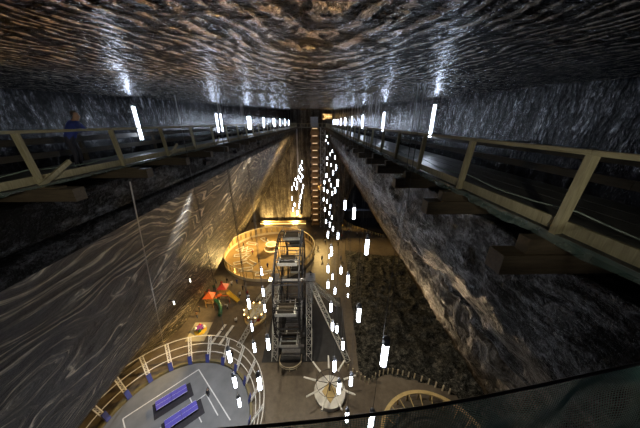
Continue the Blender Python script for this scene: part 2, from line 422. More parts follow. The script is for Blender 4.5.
# ------------------------------------------------------------------ gallery walkways and railings
def gallery(side):
    if side == 'L':
        xr, xin, zt, zd, y0, pitch, sg, xb, xwall = -6.7, -9.0, EYE-.2, EYE-1.38, 5.5, 2.55, 1, -5.8, -9.15
        who = 'where the person in blue leans'
    else:
        xr, xin, zt, zd, y0, pitch, sg, xb, xwall = 3.57, 6.1, EYE-.36, EYE-1.5, 2.96, 2.43, -1, 2.72, 6.2
        who = 'across the chasm from the person in blue'
    y1 = 86.0
    w = thing('gallery_walkway', 'wet timber walkway on stout beams ' + who, 'walkway', (xr, 0, zd))
    lx = lambda x: x - xr
    mb = MB()
    x0, x1 = sorted((lx(xin), lx(xr) + sg*.12)); k = 5; wd = (x1-x0)/k
    yy = -2.0
    while yy < y1:
        for i in range(k): mb.box(x0+i*wd+.01, x0+(i+1)*wd-.01, yy, min(yy+4.86, y1)-.015, -.06, 0)
        yy += 4.86
    mb.build('deck_board', M['deck'], w)
    # toe boards along the outer edge, one length per bay
    mb = MB(); yy = y0 - 2*pitch
    while yy < y1-.1:
        mb.box(lx(xr)+sg*.02-.025, lx(xr)+sg*.02+.025, yy+.06, min(yy+pitch, y1)-.06, .02, .2); yy += pitch
    mb.build('toe_board', M['timber'], w)
    ys = []; yy = y0 - 2*pitch
    while yy < y1: ys.append(yy); yy += pitch
    bmm = None
    for yv in ys:
        a, b = sorted((lx(xb), lx(xwall)))
        if bmm is None:
            mb = MB(); mb.box(a, b, -.15, .15, *((-.4, -.1) if side == 'L' else (-.62, -.3)));  mb.box(a+.35*(side == 'R'), b-.35*(side == 'L'), -.1, .1, -.1 if side == 'L' else -.3, -.062); bmm = mb.build('support_beam', M['beam_timber'], w); o = bmm
        else: o = bmm.copy(); C.objects.link(o)
        o.location = (0, yv, 0)
    r = thing('timber_railing', 'pale timber railing ' + who, 'railing', (xr, 0, zd))
    h = zt - zd
    mb = MB(); yy = y0 - 2*pitch
    while yy < y1:
        e = min(yy+pitch*2, y1); mb.box(-.045, .045, yy, e-.008, h-.035, h+.03); yy += pitch*2
    mb.build('top_rail', M['rail_timber'], r)
    pm = None
    for i, yv in enumerate(ys):
        if pm is None:
            mb = MB(); mb.bar((sg*.09, 0, -.1), (sg*.0, 0, h-.036), .11, .09, up=(0,1,0))
            pm = mb.build('post', M['timber'], r); o = pm
        else: o = pm.copy(); C.objects.link(o)
        o.location = (0, yv, 0)
    bm_ = None
    for i, yv in enumerate(ys):
        if (i % 2 == 0 and side == 'L') or (side == 'R' and i % 3 == 0):
            if bm_ is None:
                mb = MB()
                if side == 'L': mb.bar((sg*.16, -.1, -.02), (sg*.12, .8, .42), .1, .06, up=(1,0,0))
                else: mb.bar((-sg*.02, .12, .0), (-sg*.06, .16, .62), .1, .07, up=(0,1,0))
                bm_ = mb.build('brace', M['timber'], r); o = bm_
            else: o = bm_.copy(); C.objects.link(o)
            o.location = (0, yv, 0)
    # back railing of dark boards against the rock
    q = thing('board_barrier', 'dark plank barrier at the rock wall ' + who, 'barrier', (xin, 0, zd))
    mb = MB()
    for z0, z1 in ((.28,.46),(.72,.9)):
        yy = 0
        while yy < y1-1: mb.box(-.03, .03, yy, min(yy+4.2, y1)-.02, z0, z1); yy += 4.2
    mb.build('plank', M['dark_timber'], q)
    pk = None; yy = 1.0
    while yy < y1:
        if pk is None:
            mb = MB(); s = -sg*.085; mb.box(s-.05, s+.05, -.06, .06, 0, .95); pk = mb.build('post', M['dark_timber'], q); o = pk
        else: o = pk.copy(); C.objects.link(o)
        o.location = (0, yy, 0); yy += 4.2
    # ropes at ankle height
    for k, (zz, lab) in enumerate(((.16, 'lower'), (.34, 'upper'))):
        mb = MB(); pts = []; yy = 1.0
        while yy < 60:
            t = (yy - y0)/pitch; sag = .09*abs(math.sin(PI*t))
            pts.append((xr - sg*(.075+.015*k), yy, zd + zz - sag + .015*noise.noise(Vector((yy*2.5, k*5, 0))))); yy += .32
        mb.tube(pts, .012, 4)
        tag(mb.build('safety_rope', M['sheet_rope'], smooth=True), '%s green rope strung inside the posts %s' % (lab, who), 'rope')
    return ys
M['sheet_rope'] = plain('green_rope', (.3,.38,.32), .6, 0, .15, 5)
gallery('L'); gallery('R')

# crumpled netting hanging along the walkway edge
def edge_net(name, x, z, ya, yb, label, sg, hh):
    mb = MB(); n = int((yb-ya)/.08); m = 6
    for i in range(n+1):
        y = ya + (yb-ya)*i/n
        h = hh*(.65+.5*noise.noise(Vector((y*.9, 0, 0))))
        for j in range(m):
            t = j/(m-1)
            mb.v.append((x + sg*(.03+.07*t+.05*noise.noise(Vector((y*3, t*2, 1)))), y, z + .03 - h*t + .03*noise.noise(Vector((y*4, t*3, 9)))))
    for i in range(n):
        for j in range(m-1): mb.f.append((i*m+j, (i+1)*m+j, (i+1)*m+j+1, i*m+j+1)); mb.m.append(0)
    return tag(mb.build(name, M['sheet'], smooth=True), label, 'netting')
edge_net('edge_netting', 3.4, EYE-1.5, 1.0, 30, 'bunched pale green netting along the walkway edge facing the person in blue', -1, .16)
edge_net('edge_netting', -6.53, EYE-1.4, 2.0, 30, 'bunched pale green netting along the walkway edge under the person in blue', 1, .07)

# cross walkway at the far end
w = thing('bridge_railing', 'thin railing of the cross bridge between both galleries at the far end', 'railing', (-1.5, 83.1, EYE-1.5))
mb = MB(); mb.box(-5.1, 5.0, -.05, 1.8, -.2, 0); mb.build('deck_board', M['deck'], w)
mb = MB(); mb.box(-5.1, 5.0, -.05, .03, 1.06, 1.14); mb.build('top_rail', M['rail_timber'], w)
p0 = None
for i in range(9):
    if p0 is None: mb = MB(); mb.box(-.05, .05, -.04, .04, .002, 1.058); o = p0 = mb.build('post', M['rail_timber'], w)
    else: o = p0.copy(); C.objects.link(o)
    o.location = (-5+1.22*i, 0, 0)

# ------------------------------------------------------------------ gallery tube lights
def tube_light(x, y, z, label, group, sg):
    t = thing('tube_light', label, 'light', (x, y, z), 0, group)
    if not TL:
        mb = MB(); mb.lathe([(.05,-.76),(.05,.76)], 10); TL.append(mb.build('glass_tube', M['tube_glass'], t, True))
        mb = MB(); mb.lathe([(.062,.76),(.062,.84)], 10); mb.lathe([(.062,-.84),(.062,-.76)], 10); TL.append(mb.build('end_cap', M['dark_steel'], t))
        mb = MB(); mb.box(-.1, -.055, -.07, .07, -.84, .84); mb.box(-.3, -.1, -.03, .03, .5, .56); mb.box(-.3, -.1, -.03, .03, -.56, -.5)
        TL.append(mb.build('back_plate', M['steel'], t))
    else:
        for o in TL: c = o.copy(); C.objects.link(c); c.parent = t
    t.rotation_euler.z = 0 if sg > 0 else PI
    return t
TL = []
LY = [12.4, 22.3, 23.3, 32.4, 33.4, 42, 51.5, 52.6, 61, 70.5, 71.5, 80]
RY = [12.6, 21.8, 31.5, 41, 50.3, 59.5, 68.5, 77, 84]
for i, y in enumerate(LY):
    tube_light(-8.86, y, min(EYE-.05, EYE+.0), '%s vertical white tube light behind the railing from the person in blue onwards' % ORD[i], 'tube lights on the wall behind the person in blue', 1)
for i, y in enumerate(RY):
    tube_light(5.97, y, EYE+.05, '%s vertical white tube light on the rock wall opposite the person in blue' % ORD[i], 'tube lights on the wall opposite the person in blue', -1)

# ------------------------------------------------------------------ hanging lamps
LAMPS = [(2.55,6.06,31.94,1.5,'m'),(2.67,6.74,26.31,1.5,'m'),(3.31,13.2,32.5,1.5,'m'),(3.39,19.23,32.48,1.45,'m'),(3.37,25.5,31.05,1.5,'m'),(2.68,11.22,28.67,1.5,'m'),(2.74,16.58,27.18,1.5,'m'),(3.37,26.78,20.91,1.5,'m'),(1.56,26.97,21.05,1.5,'m'),(2.76,33.6,14.7,1.5,'m'),(1.5,25.33,19.62,1.5,'m'),(2.72,27.8,16.5,1.5,'m'),(1.6,21.65,27.11,1.5,'m'),(3.15,50.81,7.98,1.5,'m'),(1.9,34.45,22.59,1.5,'m'),(3.18,30.49,24.41,1.5,'m'),(1.48,18.94,21.88,1.5,'m'),(3.35,19.72,22.64,0.68,'m'),(-6.13,20.98,22.24,1.41,'m'),(-6.05,21.01,24.93,1.18,'m'),(-6.03,15.93,25.33,1.45,'m'),(-6.14,20.88,20.0,1.5,'m'),(1.56,17.47,20.8,1.5,'m'),(2.45,21.07,16.34,1.5,'m'),(2.51,16.05,19.86,1.5,'m'),(1.25,11.5,23.53,1.5,'m'),(2.55,11.5,21.83,1.5,'m'),(1.49,10.33,22.96,1.5,'m'),(2.03,9.56,21.11,1.5,'m'),(-5.66,14.71,21.46,1.5,'m'),(-3.56,11.96,25.3,1.5,'m'),(-3.4,8.8,26.06,1.5,'m'),(-6.13,16.06,22.36,1.25,'m'),(-6.19,11.35,24.9,1.5,'m'),(-5.87,10.76,23.1,1.5,'m'),(-6.12,11.24,19.87,1.37,'m'),(-4.6,75.03,28.12,1.28,'l'),(-5.09,74.56,26.92,1.12,'l'),(-5.59,74.09,25.72,1.13,'l'),(-4.52,74.19,26.02,1.13,'l'),(-5.11,73.72,24.82,1.14,'l'),(-5.76,73.25,23.62,1.31,'l'),(-4.47,73.35,23.92,1.31,'l'),(-5.12,72.88,22.72,1.31,'l'),(-6.07,70.36,22.36,1.28,'l'),(-6.15,66.65,24.5,1.05,'l'),(-6.02,60.34,24.61,1.1,'l'),(-6.18,56.4,24.57,1.17,'l'),(-6.05,67.69,21.48,1.25,'l'),(-6.1,54.6,22.5,1.18,'l'),(-3.91,65.23,22.75,1.5,'l'),(-4.18,64.16,21.55,1.5,'l'),(-4.49,63.09,20.37,1.5,'l'),(-4.75,62.03,19.21,1.5,'l'),(-4.94,60.98,18.08,1.5,'l'),(-6.13,60.42,18.88,1.33,'l'),(-6.12,55.88,19.09,1.25,'l'),(-4.48,49.78,20.62,1.5,'l'),(3.32,73.41,36.16,0.72,'r'),(3.13,77.55,34.72,0.77,'r'),(3.4,68.32,34.53,0.69,'r'),(3.39,57.66,32.79,0.96,'r'),(3.37,70.92,29.95,1.04,'r'),(3.3,48.25,34.57,0.6,'r'),(3.3,41.03,34.35,0.69,'r'),(3.37,72.42,27.89,1.09,'r'),(3.31,51.71,31.13,0.78,'r'),(3.34,38.85,33.0,1.01,'r'),(3.36,45.89,30.73,1.21,'r'),(3.03,67.53,25.47,1.5,'r'),(3.33,57.0,26.46,1.03,'r'),(3.38,51.59,26.57,0.95,'r'),(2.66,72.51,22.12,1.32,'r'),(2.46,71.68,20.02,1.33,'r'),(3.37,67.2,20.63,1.26,'r'),(3.37,35.53,31.23,1.45,'r'),(3.38,46.89,26.04,1.11,'r'),(3.31,39.39,28.83,1.29,'r'),(2.31,70.48,17.02,1.36,'r'),(3.0,61.9,19.21,1.5,'r'),(3.32,52.24,21.17,1.29,'r'),(2.38,60.23,17.41,1.5,'r'),(3.32,55.87,17.91,1.41,'r'),(3.35,45.88,20.93,1.18,'r'),(2.59,57.75,14.81,1.5,'r'),(3.05,47.6,18.49,1.5,'r'),(3.38,42.82,19.74,1.37,'r')]
CAV = [(27.1,93.0,6.0,.5,'c'),(25.9,91.9,3.2,.4,'c')]
HL = []
def hanging_lamp(x, y, z, L, label, group, top):
    t = thing('hanging_lamp', label, 'lamp', (x, y, z), 0, group); k = L/1.5
    if not HL:
        mb = MB(); mb.lathe([(.0,-.74),(.09,-.74),(.11,-.7),(.11,.42),(.1,.44)], 12); HL.append(mb.build('glass_tube', M['lamp_glass'], t, True))
        mb = MB(); mb.lathe([(.135,.44),(.135,.7),(.09,.75),(.03,.8)], 12); mb.lathe([(.133,-.75),(.133,-.68)], 12)
        for a in range(3):
            c, s = math.cos(a*2.1), math.sin(a*2.1); mb.bar((.135*c,.135*s,-.7), (.135*c,.135*s,.46), .014)
        HL.append(mb.build('lamp_cap', M['steel'], t))
        mb = MB(); mb.lathe([(.01,0),(.01,1)], 4); HL.append(mb.build('cable', M['cable'], t))
        cs = HL
    else:
        cs = []
        for o in HL: c = o.copy(); C.objects.link(c); c.parent = t; cs.append(c)
    for o in cs[:2]: o.scale = (max(k, .5), max(k, .5), k)
    cs[2].location = (0, 0, .78*k); cs[2].scale = (1, 1, top - z - .78*k)
GN = dict(m=('lamps hanging over the hall floor', 'white tube lamp hung in the open hall, {} from the lowest up'),
          l=('lamp cluster in front of the end wall', 'white tube lamp of the cluster beside the grey conduit, {} from the top'),
          r=('lamp cluster beside the lift tower', 'white tube lamp of the dense cluster beside the stair tower, {} from the top'),
          c=('lamps inside the cavern', 'small white lamp glowing in the dark cavern mouth, {} from the top'))
for g in 'mlrc':
    ls = [l for l in LAMPS + CAV if l[4] == g]
    slope = lambda l: (EYE-l[2])/max(.1, .9285*l[1]+.371*(EYE-l[2]))
    ls.sort(key=slope, reverse=(g == 'm'))
    for i, (x, y, z, L, _) in enumerate(ls):
        hanging_lamp(x, y, z, L, GN[g][1].format(ORD[i]), GN[g][0], 18.0 if g == 'c' else ceil_z(y)+.02)

# lamps fixed to the marbled wall
for x, y, z, lab in ((-16.35,24.5,21.1,'small white lamp on the marbled salt wall, farther from the court'), (-16.75,21.3,20.4,'small white lamp on the marbled salt wall, nearer the court')):
    q = thing('wall_lamp', lab, 'lamp', (x, y, z), 0, 'lamps on the marbled wall')
    mb = MB(); mb.lathe([(0,-.3),(.07,-.26),(.07,.26),(0,.3)], 8); mb.build('glass_tube', M['wall_glass'], q, True)
    mb = MB(); mb.bar((-.02,0,.31), (-.9,0,.35), .06); mb.box(-.07, .07, -.07, .07, .29, .36); mb.build('bracket', M['dark_steel'], q)

# guy wire from the gallery beam to the court fence
mb = MB(); mb.tube([(-5.9, 7.2, EYE-1.75), (-27.0, 29.3, 3.95)], .022, 5)
tag(mb.build('guy_wire', M['guy']), 'taut pale wire from the walkway beam down to the court fence', 'wire')

# ------------------------------------------------------------------ green safety net in front of the viewpoint
def rail_pt(x):
    P = [(-6.4,.3,38.8),(-2,.45,38.88),(-.25,.49,38.97),(.01,.49,39.0),(.3,.5,39.03),(.52,.51,39.06),(.84,.53,39.12),(1.17,.55,39.19),(2.2,.62,39.4),(3.4,.7,39.6)]
    for a, b in zip(P, P[1:]):
        if x <= b[0]:
            t = (x-a[0])/(b[0]-a[0]); return [a[i]+(b[i]-a[i])*t for i in range(3)]
    return list(P[-1])
t = thing('safety_net', 'dark green mesh net hung from a wire at the viewing balcony edge', 'net', (0, .5, 38.5))
L0 = Vector((0, .5, 38.5))
mb = MB(); mb.tube([Vector(rail_pt(-6.4+.2*i)) - L0 for i in range(50)], .006, 6); mb.build('top_wire', M['dark_steel'], t)
mb = MB(); nx, nz = 330, 56; x0, x1 = -1.0, 2.3
def net_pt(i, j):
    x = x0+(x1-x0)*i/nx; p = Vector(rail_pt(x)); d = .011*j
    cr = .4 + sstep(.4, 1.0, x)*1.6
    p += Vector((.012*cr*noise.noise(Vector((x*7, d*6, 2))), -.02*d + .03*cr*d/.3*noise.noise(Vector((x*5, d*4, 0))), -d))
    return p - L0
for i in range(nx+1):
    for j in range(nz+1): mb.v.append(tuple(net_pt(i, j)))
for i in range(nx):
    for j in range(nz): a = i*(nz+1)+j; mb.f.append((a, a+nz+1, a+nz+2, a+1)); mb.m.append(0)
no = mb.build('mesh', M['net'], t)
no.name = 'netting'
wf = no.modifiers.new('wire', 'WIREFRAME'); wf.thickness = .003; wf.use_even_offset = False; wf.use_replace = True

# ------------------------------------------------------------------ lift tower and stair tower at the far end
t = thing('lift_tower', 'tall lift shaft with warm lit timber landings at the end wall', 'lift tower', (-.45, 86.6, 0))
mb = MB()
for x in (-1.5, 1.5):
    for y in (-1.2, 1.2): mb.box(x-.12, x+.12, y-.12, y+.12, 0, 38.3)
mb.build('shaft_frame', M['dark_steel'], t)
mb = MB(); mb.box(-1.35, 1.35, 1.0, 1.1, 0, 38); mb.build('back_panel', M['brown_wood'], t)
lm = gm = None
for k in range(15):
    z = 1.2+2.5*k
    if lm is None:
        mb = MB(); mb.box(-1.75, 1.75, -1.5, .95, -.14, 0); mb.box(-1.6, 1.6, -1.5, -1.42, .02, .9); lm = mb.build('landing', M['brown_wood'], t); a = lm
        mb = MB(); mb.box(-.9, .9, -.2, .0, 1.75, 1.95); gm = mb.build('landing_lamp', M['landing_glow'], t); b = gm
    else: a = lm.copy(); C.objects.link(a); b = gm.copy(); C.objects.link(b)
    a.location = (0, 0, z); b.location = (0, -.6, z)
mb = MB(); mb.box(-1.45, 1.1, -1.3, 1.3, 38.35, 41.6); mb.box(-1.55, 1.2, -1.4, 1.4, 41.6, 41.75); mb.build('machine_housing', M['steel'], t)
t = thing('stair_tower', 'pale steel lattice stair tower standing next to the lift shaft', 'stair tower', (2.35, 86.2, 0))
mb = MB(); mb.lattice((0, 0, 0), (0, 0, 38.4), 1.7, .12, .06, 16); mb.build('lattice_frame', M['white_steel'], t)
fl = None
for k in range(15):
    if fl is None:
        mb = MB(); mb.bar((-.75, -.6, 0), (.75, -.6, 1.25), .7, .12); mb.bar((.75, .5, 1.25), (-.75, .5, 2.5), .7, .12); o = fl = mb.build('stair_flight', M['steel'], t)
    else: o = fl.copy(); C.objects.link(o)
    o.location = (0, 0, .1+2.5*k)
# glowing golden sign frame at the roof
t = thing('glowing_sign', 'golden glowing hooked emblem under the roof beside the lift housing', 'sign', (4.2, 89.6, 41.9))
mb = MB(); mb.box(-2.1, 2.1, .06, .16, -1.05, 1.1); mb.build('backing', M['brown_wood'], t)
mb = MB()
mb.tube([(-1.7,0,.8),(-1.0,0,.8),(-.8,0,.5),(-1.1,0,.1),(-.8,0,-.3),(-1.0,0,-.75),(-1.7,0,-.75)], .12, 6)
mb.tube([(-.25,0,.85),(-.25,0,-.6)], .12, 6); mb.tube([(.45,0,.85),(.45,0,-.6)], .12, 6); mb.tube([(1.15,0,.85),(1.15,0,-.6)], .12, 6); mb.tube([(-.5,0,.1),(1.5,0,.1)], .13, 6)
mb.build('glowing_strokes', M['gold_glow'], t)

# ------------------------------------------------------------------ round arena
AX, AY, AR = -15.0, 65.2, 14.1
t = thing('round_arena', 'golden lit round arena with pale rim wall by the end wall', 'arena', (AX, AY, 0))
mb = MB(); mb.lathe([(0,.12),(AR,.12),(AR,.0)], 64); mb.build('arena_floor', M['arena_floor'], t)
mb = MB(); mb.lathe([(AR+.2,0),(AR+.2,.9),(AR+.05,.9),(AR+.05,.13)], 64, cap=False); mb.lathe([(AR+.25,3.05),(AR+.25,3.3),(AR,3.3),(AR,3.05),(AR+.25,3.05)], 64, cap=False); mb.build('rim_wall', M['cream'], t)
for k in range(44):
    a = 2*PI*k/44
    if k == 0: mb = MB(); mb.box(AR, AR+.2, -.09, .09, .901, 3.049); rp = mb.build('rim_post', M['gold_wood'], t); o = rp
    else: o = rp.copy(); C.objects.link(o)
    o.rotation_euler.z = a
for k in range(44):
    a = 2*PI*(k+.5)/44
    if PI*.28 < a < PI*1.25:
        if not any(c.name.startswith('rim_panel') for c in kids(t)):
            mb = MB(); mb.box(AR+.05, AR+.12, -.7, .7, .95, 3.0); rq = mb.build('rim_panel', M['gold_wood'], t); o = rq
        else: o = rq.copy(); C.objects.link(o)
        o.rotation_euler.z = a
# golf lanes
def lane(pts, w, name='lane'):
    mb = MB()
    for a, b in zip(pts, pts[1:]):
        a = Vector((*a, .2)); b = Vector((*b, .2)); d = (b-a).normalized(); p = Vector((-d.y, d.x, 0))*w/2
        mb.bar(a+p, b+p, .3, .16); mb.bar(a-p, b-p, .3, .16)
    for e, f in ((0, 1), (-1, -2)):
        a = Vector((*pts[e], .2)); b = Vector((*pts[f], .2)); d = (b-a).normalized(); p = Vector((-d.y, d.x, 0))*w/2; mb.bar(a+p, a-p, .2, .16)
    return mb
LN = [[(-10.2,1.5),(-8.3,3.8),(-7.9,.8),(-5.8,2.4)], [(-10,-1.2),(-6.2,-.6),(-7.2,-3)], [(-8.8,-5.2),(-5.6,-3.8),(-3.2,-5.6)], [(-6.6,-8),(-3.4,-7.2)], [(-8.5,6.2),(-5.5,5.2)],
      [(-4.6,9.3),(-2.6,7.2)], [(1.2,9.8),(2.6,7.2),(5,8)], [(-2,-10),(1.6,-8.6)], [(4.5,-5),(7.5,-3)]]
LD = ['zigzag lane at the wall side', 'hooked lane below the zigzag one', 'bent lane at the near rim', 'short lane touching the near rim', 'short lane near the far panels', 'slanting lane before the far panels', 'bent lane behind the round kiosk', 'lane at the near end by the wheel', 'lane beside the ferris wheel']
for p, d in zip(LN, LD):
    o = lane([(x*1.15, y*1.15) for x, y in p], 1.4).build('golf_lane', M['white']); o.location = (AX, AY, 0)
    tag(o, 'pale edged mini golf ' + d + ' in the golden arena', 'golf lane', 'mini golf lanes')
t = thing('round_kiosk', 'glowing cream round kiosk in the middle of the golden arena', 'kiosk', (AX, AY+1.8, .12))
mb = MB(); mb.lathe([(2.1,0),(2.1,1.0),(2.3,1.0),(2.3,1.12),(1.5,1.12),(1.5,0)], 32, cap=False); mb.build('counter', M['cream'], t)
mb = MB(); mb.lathe([(2.32,.75),(2.4,.75),(2.4,.95),(2.32,.95)], 32, cap=False); mb.build('light_band', M['gold_glow'], t)
mb = MB(); mb.lathe([(0,2.5),(1.3,2.3),(1.9,2.2),(1.9,2.35),(1.2,2.5),(0,2.75)], 32); mb.build('roof', M['cream'], t)
mb = MB(); mb.tube([(1.75*math.cos(2*PI*k/32), 1.75*math.sin(2*PI*k/32), 2.48) for k in range(32)], .09, 6, True); mb.build('light_ring', M['gold_glow'], t)
for k in range(6):
    a = PI*k/3
    if k == 0: mb = MB(); mb.lathe([(.06,1.121),(.06,2.2)], 8, (1.75,0,0)); kp = mb.build('post', M['gold_wood'], t); o = kp
    else: o = kp.copy(); C.objects.link(o)
    o.rotation_euler.z = a
# long bench wall with a light strip under the end wall
t = thing('light_strip_bench', 'low pale bench with a glowing strip along the end wall foot', 'bench', (-13.5, 88.2, 0))
mb = MB(); mb.box(-10, 9, -.4, .5, 0, .8); mb.box(-10, 9, .5, .7, 0, 1.5); mb.build('bench_body', M['gold_wood'], t)
mb = MB(); mb.box(-10, 9, -.46, -.402, .55, .78); mb.build('glowing_strip', M['gold_glow'], t)

# ------------------------------------------------------------------ ferris wheel
FX, FY, FZ, FR = -4.7, 36.0, 12.0, 9.6
t = thing('ferris_wheel', 'large dark steel ferris wheel seen edge on in the middle of the hall', 'ferris wheel', (FX, FY, 0))
mb = MB(); mb.box(-5.3, 10.4, -7.6, 8.5, .001, .1); mb.build('base_slab', M['slab'], t)
W2 = 1.95
rim_pts = lambda x, r: [(x, r*math.cos(2*PI*k/32), FZ + r*math.sin(2*PI*k/32)) for k in range(32)]
for x in (-W2, W2):
    mb = MB(); mb.tube(rim_pts(x, FR), .13, 6, True); mb.tube(rim_pts(x, FR-1.1), .08, 6, True)
    pa, pb = rim_pts(x, FR), rim_pts(x, FR-1.1)
    for k in range(32): mb.bar(pa[k], pb[(k+1) % 32], .06); mb.bar(pa[k], pb[k], .06)
    mb.build('rim', M['dark_steel'], t)
sp = cb = None
for k in range(16):
    a = 2*PI*(k+.5)/16
    if sp is None:
        mb = MB(); mb.bar((-W2, .3, 0), (-W2, FR-1.1, 0), .11); o = sp = mb.build('spoke', M['dark_steel'], t)
        mb = MB(); mb.bar((W2, .3, 0), (W2, FR-1.1, 0), .11); o2 = sp2 = mb.build('spoke', M['dark_steel'], t)
        mb = MB(); mb.bar((-W2, FR, 0), (W2, FR, 0), .13); mb.bar((-W2, FR-1.1, 0), (W2, FR-1.1, 0), .1); mb.bar((-W2, 5, 0), (W2, 5, 0), .09); c = cb = mb.build('cross_bar', M['dark_steel'], t)
    else:
        o = sp.copy(); C.objects.link(o); o2 = sp2.copy(); C.objects.link(o2); c = cb.copy(); C.objects.link(c)
    for q in (o, o2, c): q.location = (0, 0, FZ); q.rotation_euler = (a, 0, 0)
mb = MB(); mb.tube([(-3.2, 0, FZ), (3.2, 0, FZ)], .4, 12); mb.tube([(-W2-.15, 0, FZ), (-W2+.15, 0, FZ)], .9, 16); mb.tube([(W2-.15, 0, FZ), (W2+.15, 0, FZ)], .9, 16); mb.build('hub', M['steel'], t)
gon = None
for k in range(8):
    a = 2*PI*(k+.62)/8; gy, gz = FR*math.cos(a), FZ + FR*math.sin(a)
    if gon is None:
        mb = MB(); mb.box(-1.55, 1.55, -.8, .8, -1.5, -1.36); mb.box(-1.6, 1.6, -.86, -.8, -1.6, -1.05); mb.box(-1.6, 1.6, .8, .86, -1.6, -1.05)
        g = gon = mb.build('gondola', M['white_steel'], t)
        mb = MB()
        for x in (-1.5, 1.5): mb.box(x-.04, x+.04, -.8, .8, -.75, -.68); mb.box(x-.03, x+.03, -.8, -.74, -1.35, 0); mb.box(x-.03, x+.03, .74, .8, -1.35, 0)
        mb.build('guard_rail', M['dark_steel'], gon)
        mb = MB(); mb.box(-1.2, 1.2, -.7, -.3, -1.35, -.95); mb.box(-1.2, 1.2, -.78, -.7, -1.3, -.5); mb.box(-1.2, 1.2, .3, .7, -1.35, -.95); mb.box(-1.2, 1.2, .7, .78, -1.3, -.5)
        mb.build('seat', M['dark_timber'], gon)
        mb = MB()
        for x in (-1.5, 1.5): mb.tube([(x, .8*math.cos(q), .05+.65*math.sin(q)) for q in [PI*i/8 for i in range(9)]], .045, 5)
        mb.bar((-1.5, 0, .7), (1.5, 0, .7), .07); mb.build('hoop', M['steel'], gon)
    else: g = copy_tree(gon, t)
    g.location = (0, gy, gz)
for x in (-3.0, 3.2):
    for y in (-7.2, 7.2):
        mb = MB(); mb.lattice((x, y, .1), (x, 0, FZ), .95, .12, .06, 12); mb.build('leg', M['white_steel'], t)
for x0, x1, y in ((-3.2, -10.4, -4.2), (3.4, 10.2, -7.6), (-3.2, -9.6, 8), (3.4, 9.6, 6)):
    mb = MB(); mb.lattice((x0, 0, FZ-.3), (x1, y, .1), .8, .11, .055, 15); mb.build('strut', M['white_steel'], t)
for u, v in ((2.5, 4.4), (-4.2, -2.5)): mb = MB(); mb.box(u, v, -1.2, 1.2, FZ+.6, FZ+.75); mb.build('service_platform', M['steel'], t)
mb = MB(); mb.box(-2.0, 1.5, -6.6, 6.6, .1, .3)
for y in (-5, -2.4, 2.4): mb.box(-2.3, 2.2, y-.25, y+.25, .3, .9)
mb.build('boarding_stage', M['steel'], t)
mb = MB(); pts = [(-2.0, -6.9, 1)] + [(-.1+1.95*math.cos(PI+PI*i/10), -7.8+1.5*math.sin(PI+PI*i/10), 1) for i in range(11)] + [(1.85, -6.9, 1)]
mb.tube(pts, .09, 6); mb.tube([(x, y, .5) for x, y, z in pts], .06, 6)
for x, y, z in pts[::2]: mb.bar((x, y, 0), (x, y, 1), .08)
mb.build('entrance_rail', M['cream'], t)

# ------------------------------------------------------------------ sports court (lower left)
DX, DY, DR = -20.0, 18.2, 10.2
t = thing('sports_court', 'round grey-blue sports court floor with white lines inside the leaning fence', 'court', (DX, DY, 0))
mb = MB(); mb.lathe([(0,.2),(DR,.2),(DR+.1,0)], 64); mb.build('court_floor', M['court'], t)
mb = MB()
A = lambda p: Vector((p[0]-DX, p[1]-DY, .205))
for a, b in (((-28.2,20.2),(-20.6,27.2)), ((-20.6,27.2),(-12.6,19.8)), ((-24.2,17.0),(-17.6,23.3)), ((-17.6,23.3),(-14.6,20.4)), ((-21.4,24.3),(-19.0,21.9)), ((-28.2,20.2),(-21,13.4)), ((-19,21.9),(-16.6,19.6))):
    mb.bar(A(a), A(b), .14, .008)
mb.build('court_line', M['line'], t)
t2 = thing('court_fence', 'pale lattice fence leaning outward around the grey-blue court with blue pads', 'fence', (DX, DY, 0))
mb = MB(); mb.lathe([(DR+.12,0),(DR+.12,.55),(DR+.5,.55),(DR+.5,0)], 64, cap=False); mb.build('plinth_ring', M['olive_wood'], t2)
RT = 12.6; pp = pd = None
for k in range(22):
    a = 2*PI*(k+.35)/22
    if pp is None:
        mb = MB()
        for s in (-.22, .22): mb.bar((DR+.35, s, .55), (RT, s, 4.0), .13)
        for i in range(8):
            f0, f1 = i/8, (i+1)/8; L = lambda f, s: (DR+.35+(RT-DR-.35)*f, s, .55+3.45*f)
            mb.bar(L(f0, -.22), L(f1, .22), .05); mb.bar(L(f0, .22), L(f0, -.22), .05)
        o = pp = mb.build('post', M['white'], t2)
        mb = MB(); mb.bar((DR-.02, 0, .3), (DR+.42, 0, 1.75), .62, .12, up=(1,0,-.3)); p = pd = mb.build('pad', M['pad_blue'], t2)
    else: o = pp.copy(); C.objects.link(o); p = pd.copy(); C.objects.link(p)
    o.rotation_euler.z = a; p.rotation_euler.z = a
for f in (.33, .66, 1.0):
    r = DR+.35+(RT-DR-.35)*f + .06; z = .55+3.45*f
    mb = MB(); mb.tube([(r*math.cos(2*PI*k/66), r*math.sin(2*PI*k/66), z) for k in range(66)], .065, 5, True); mb.build('rail', M['white'], t2)
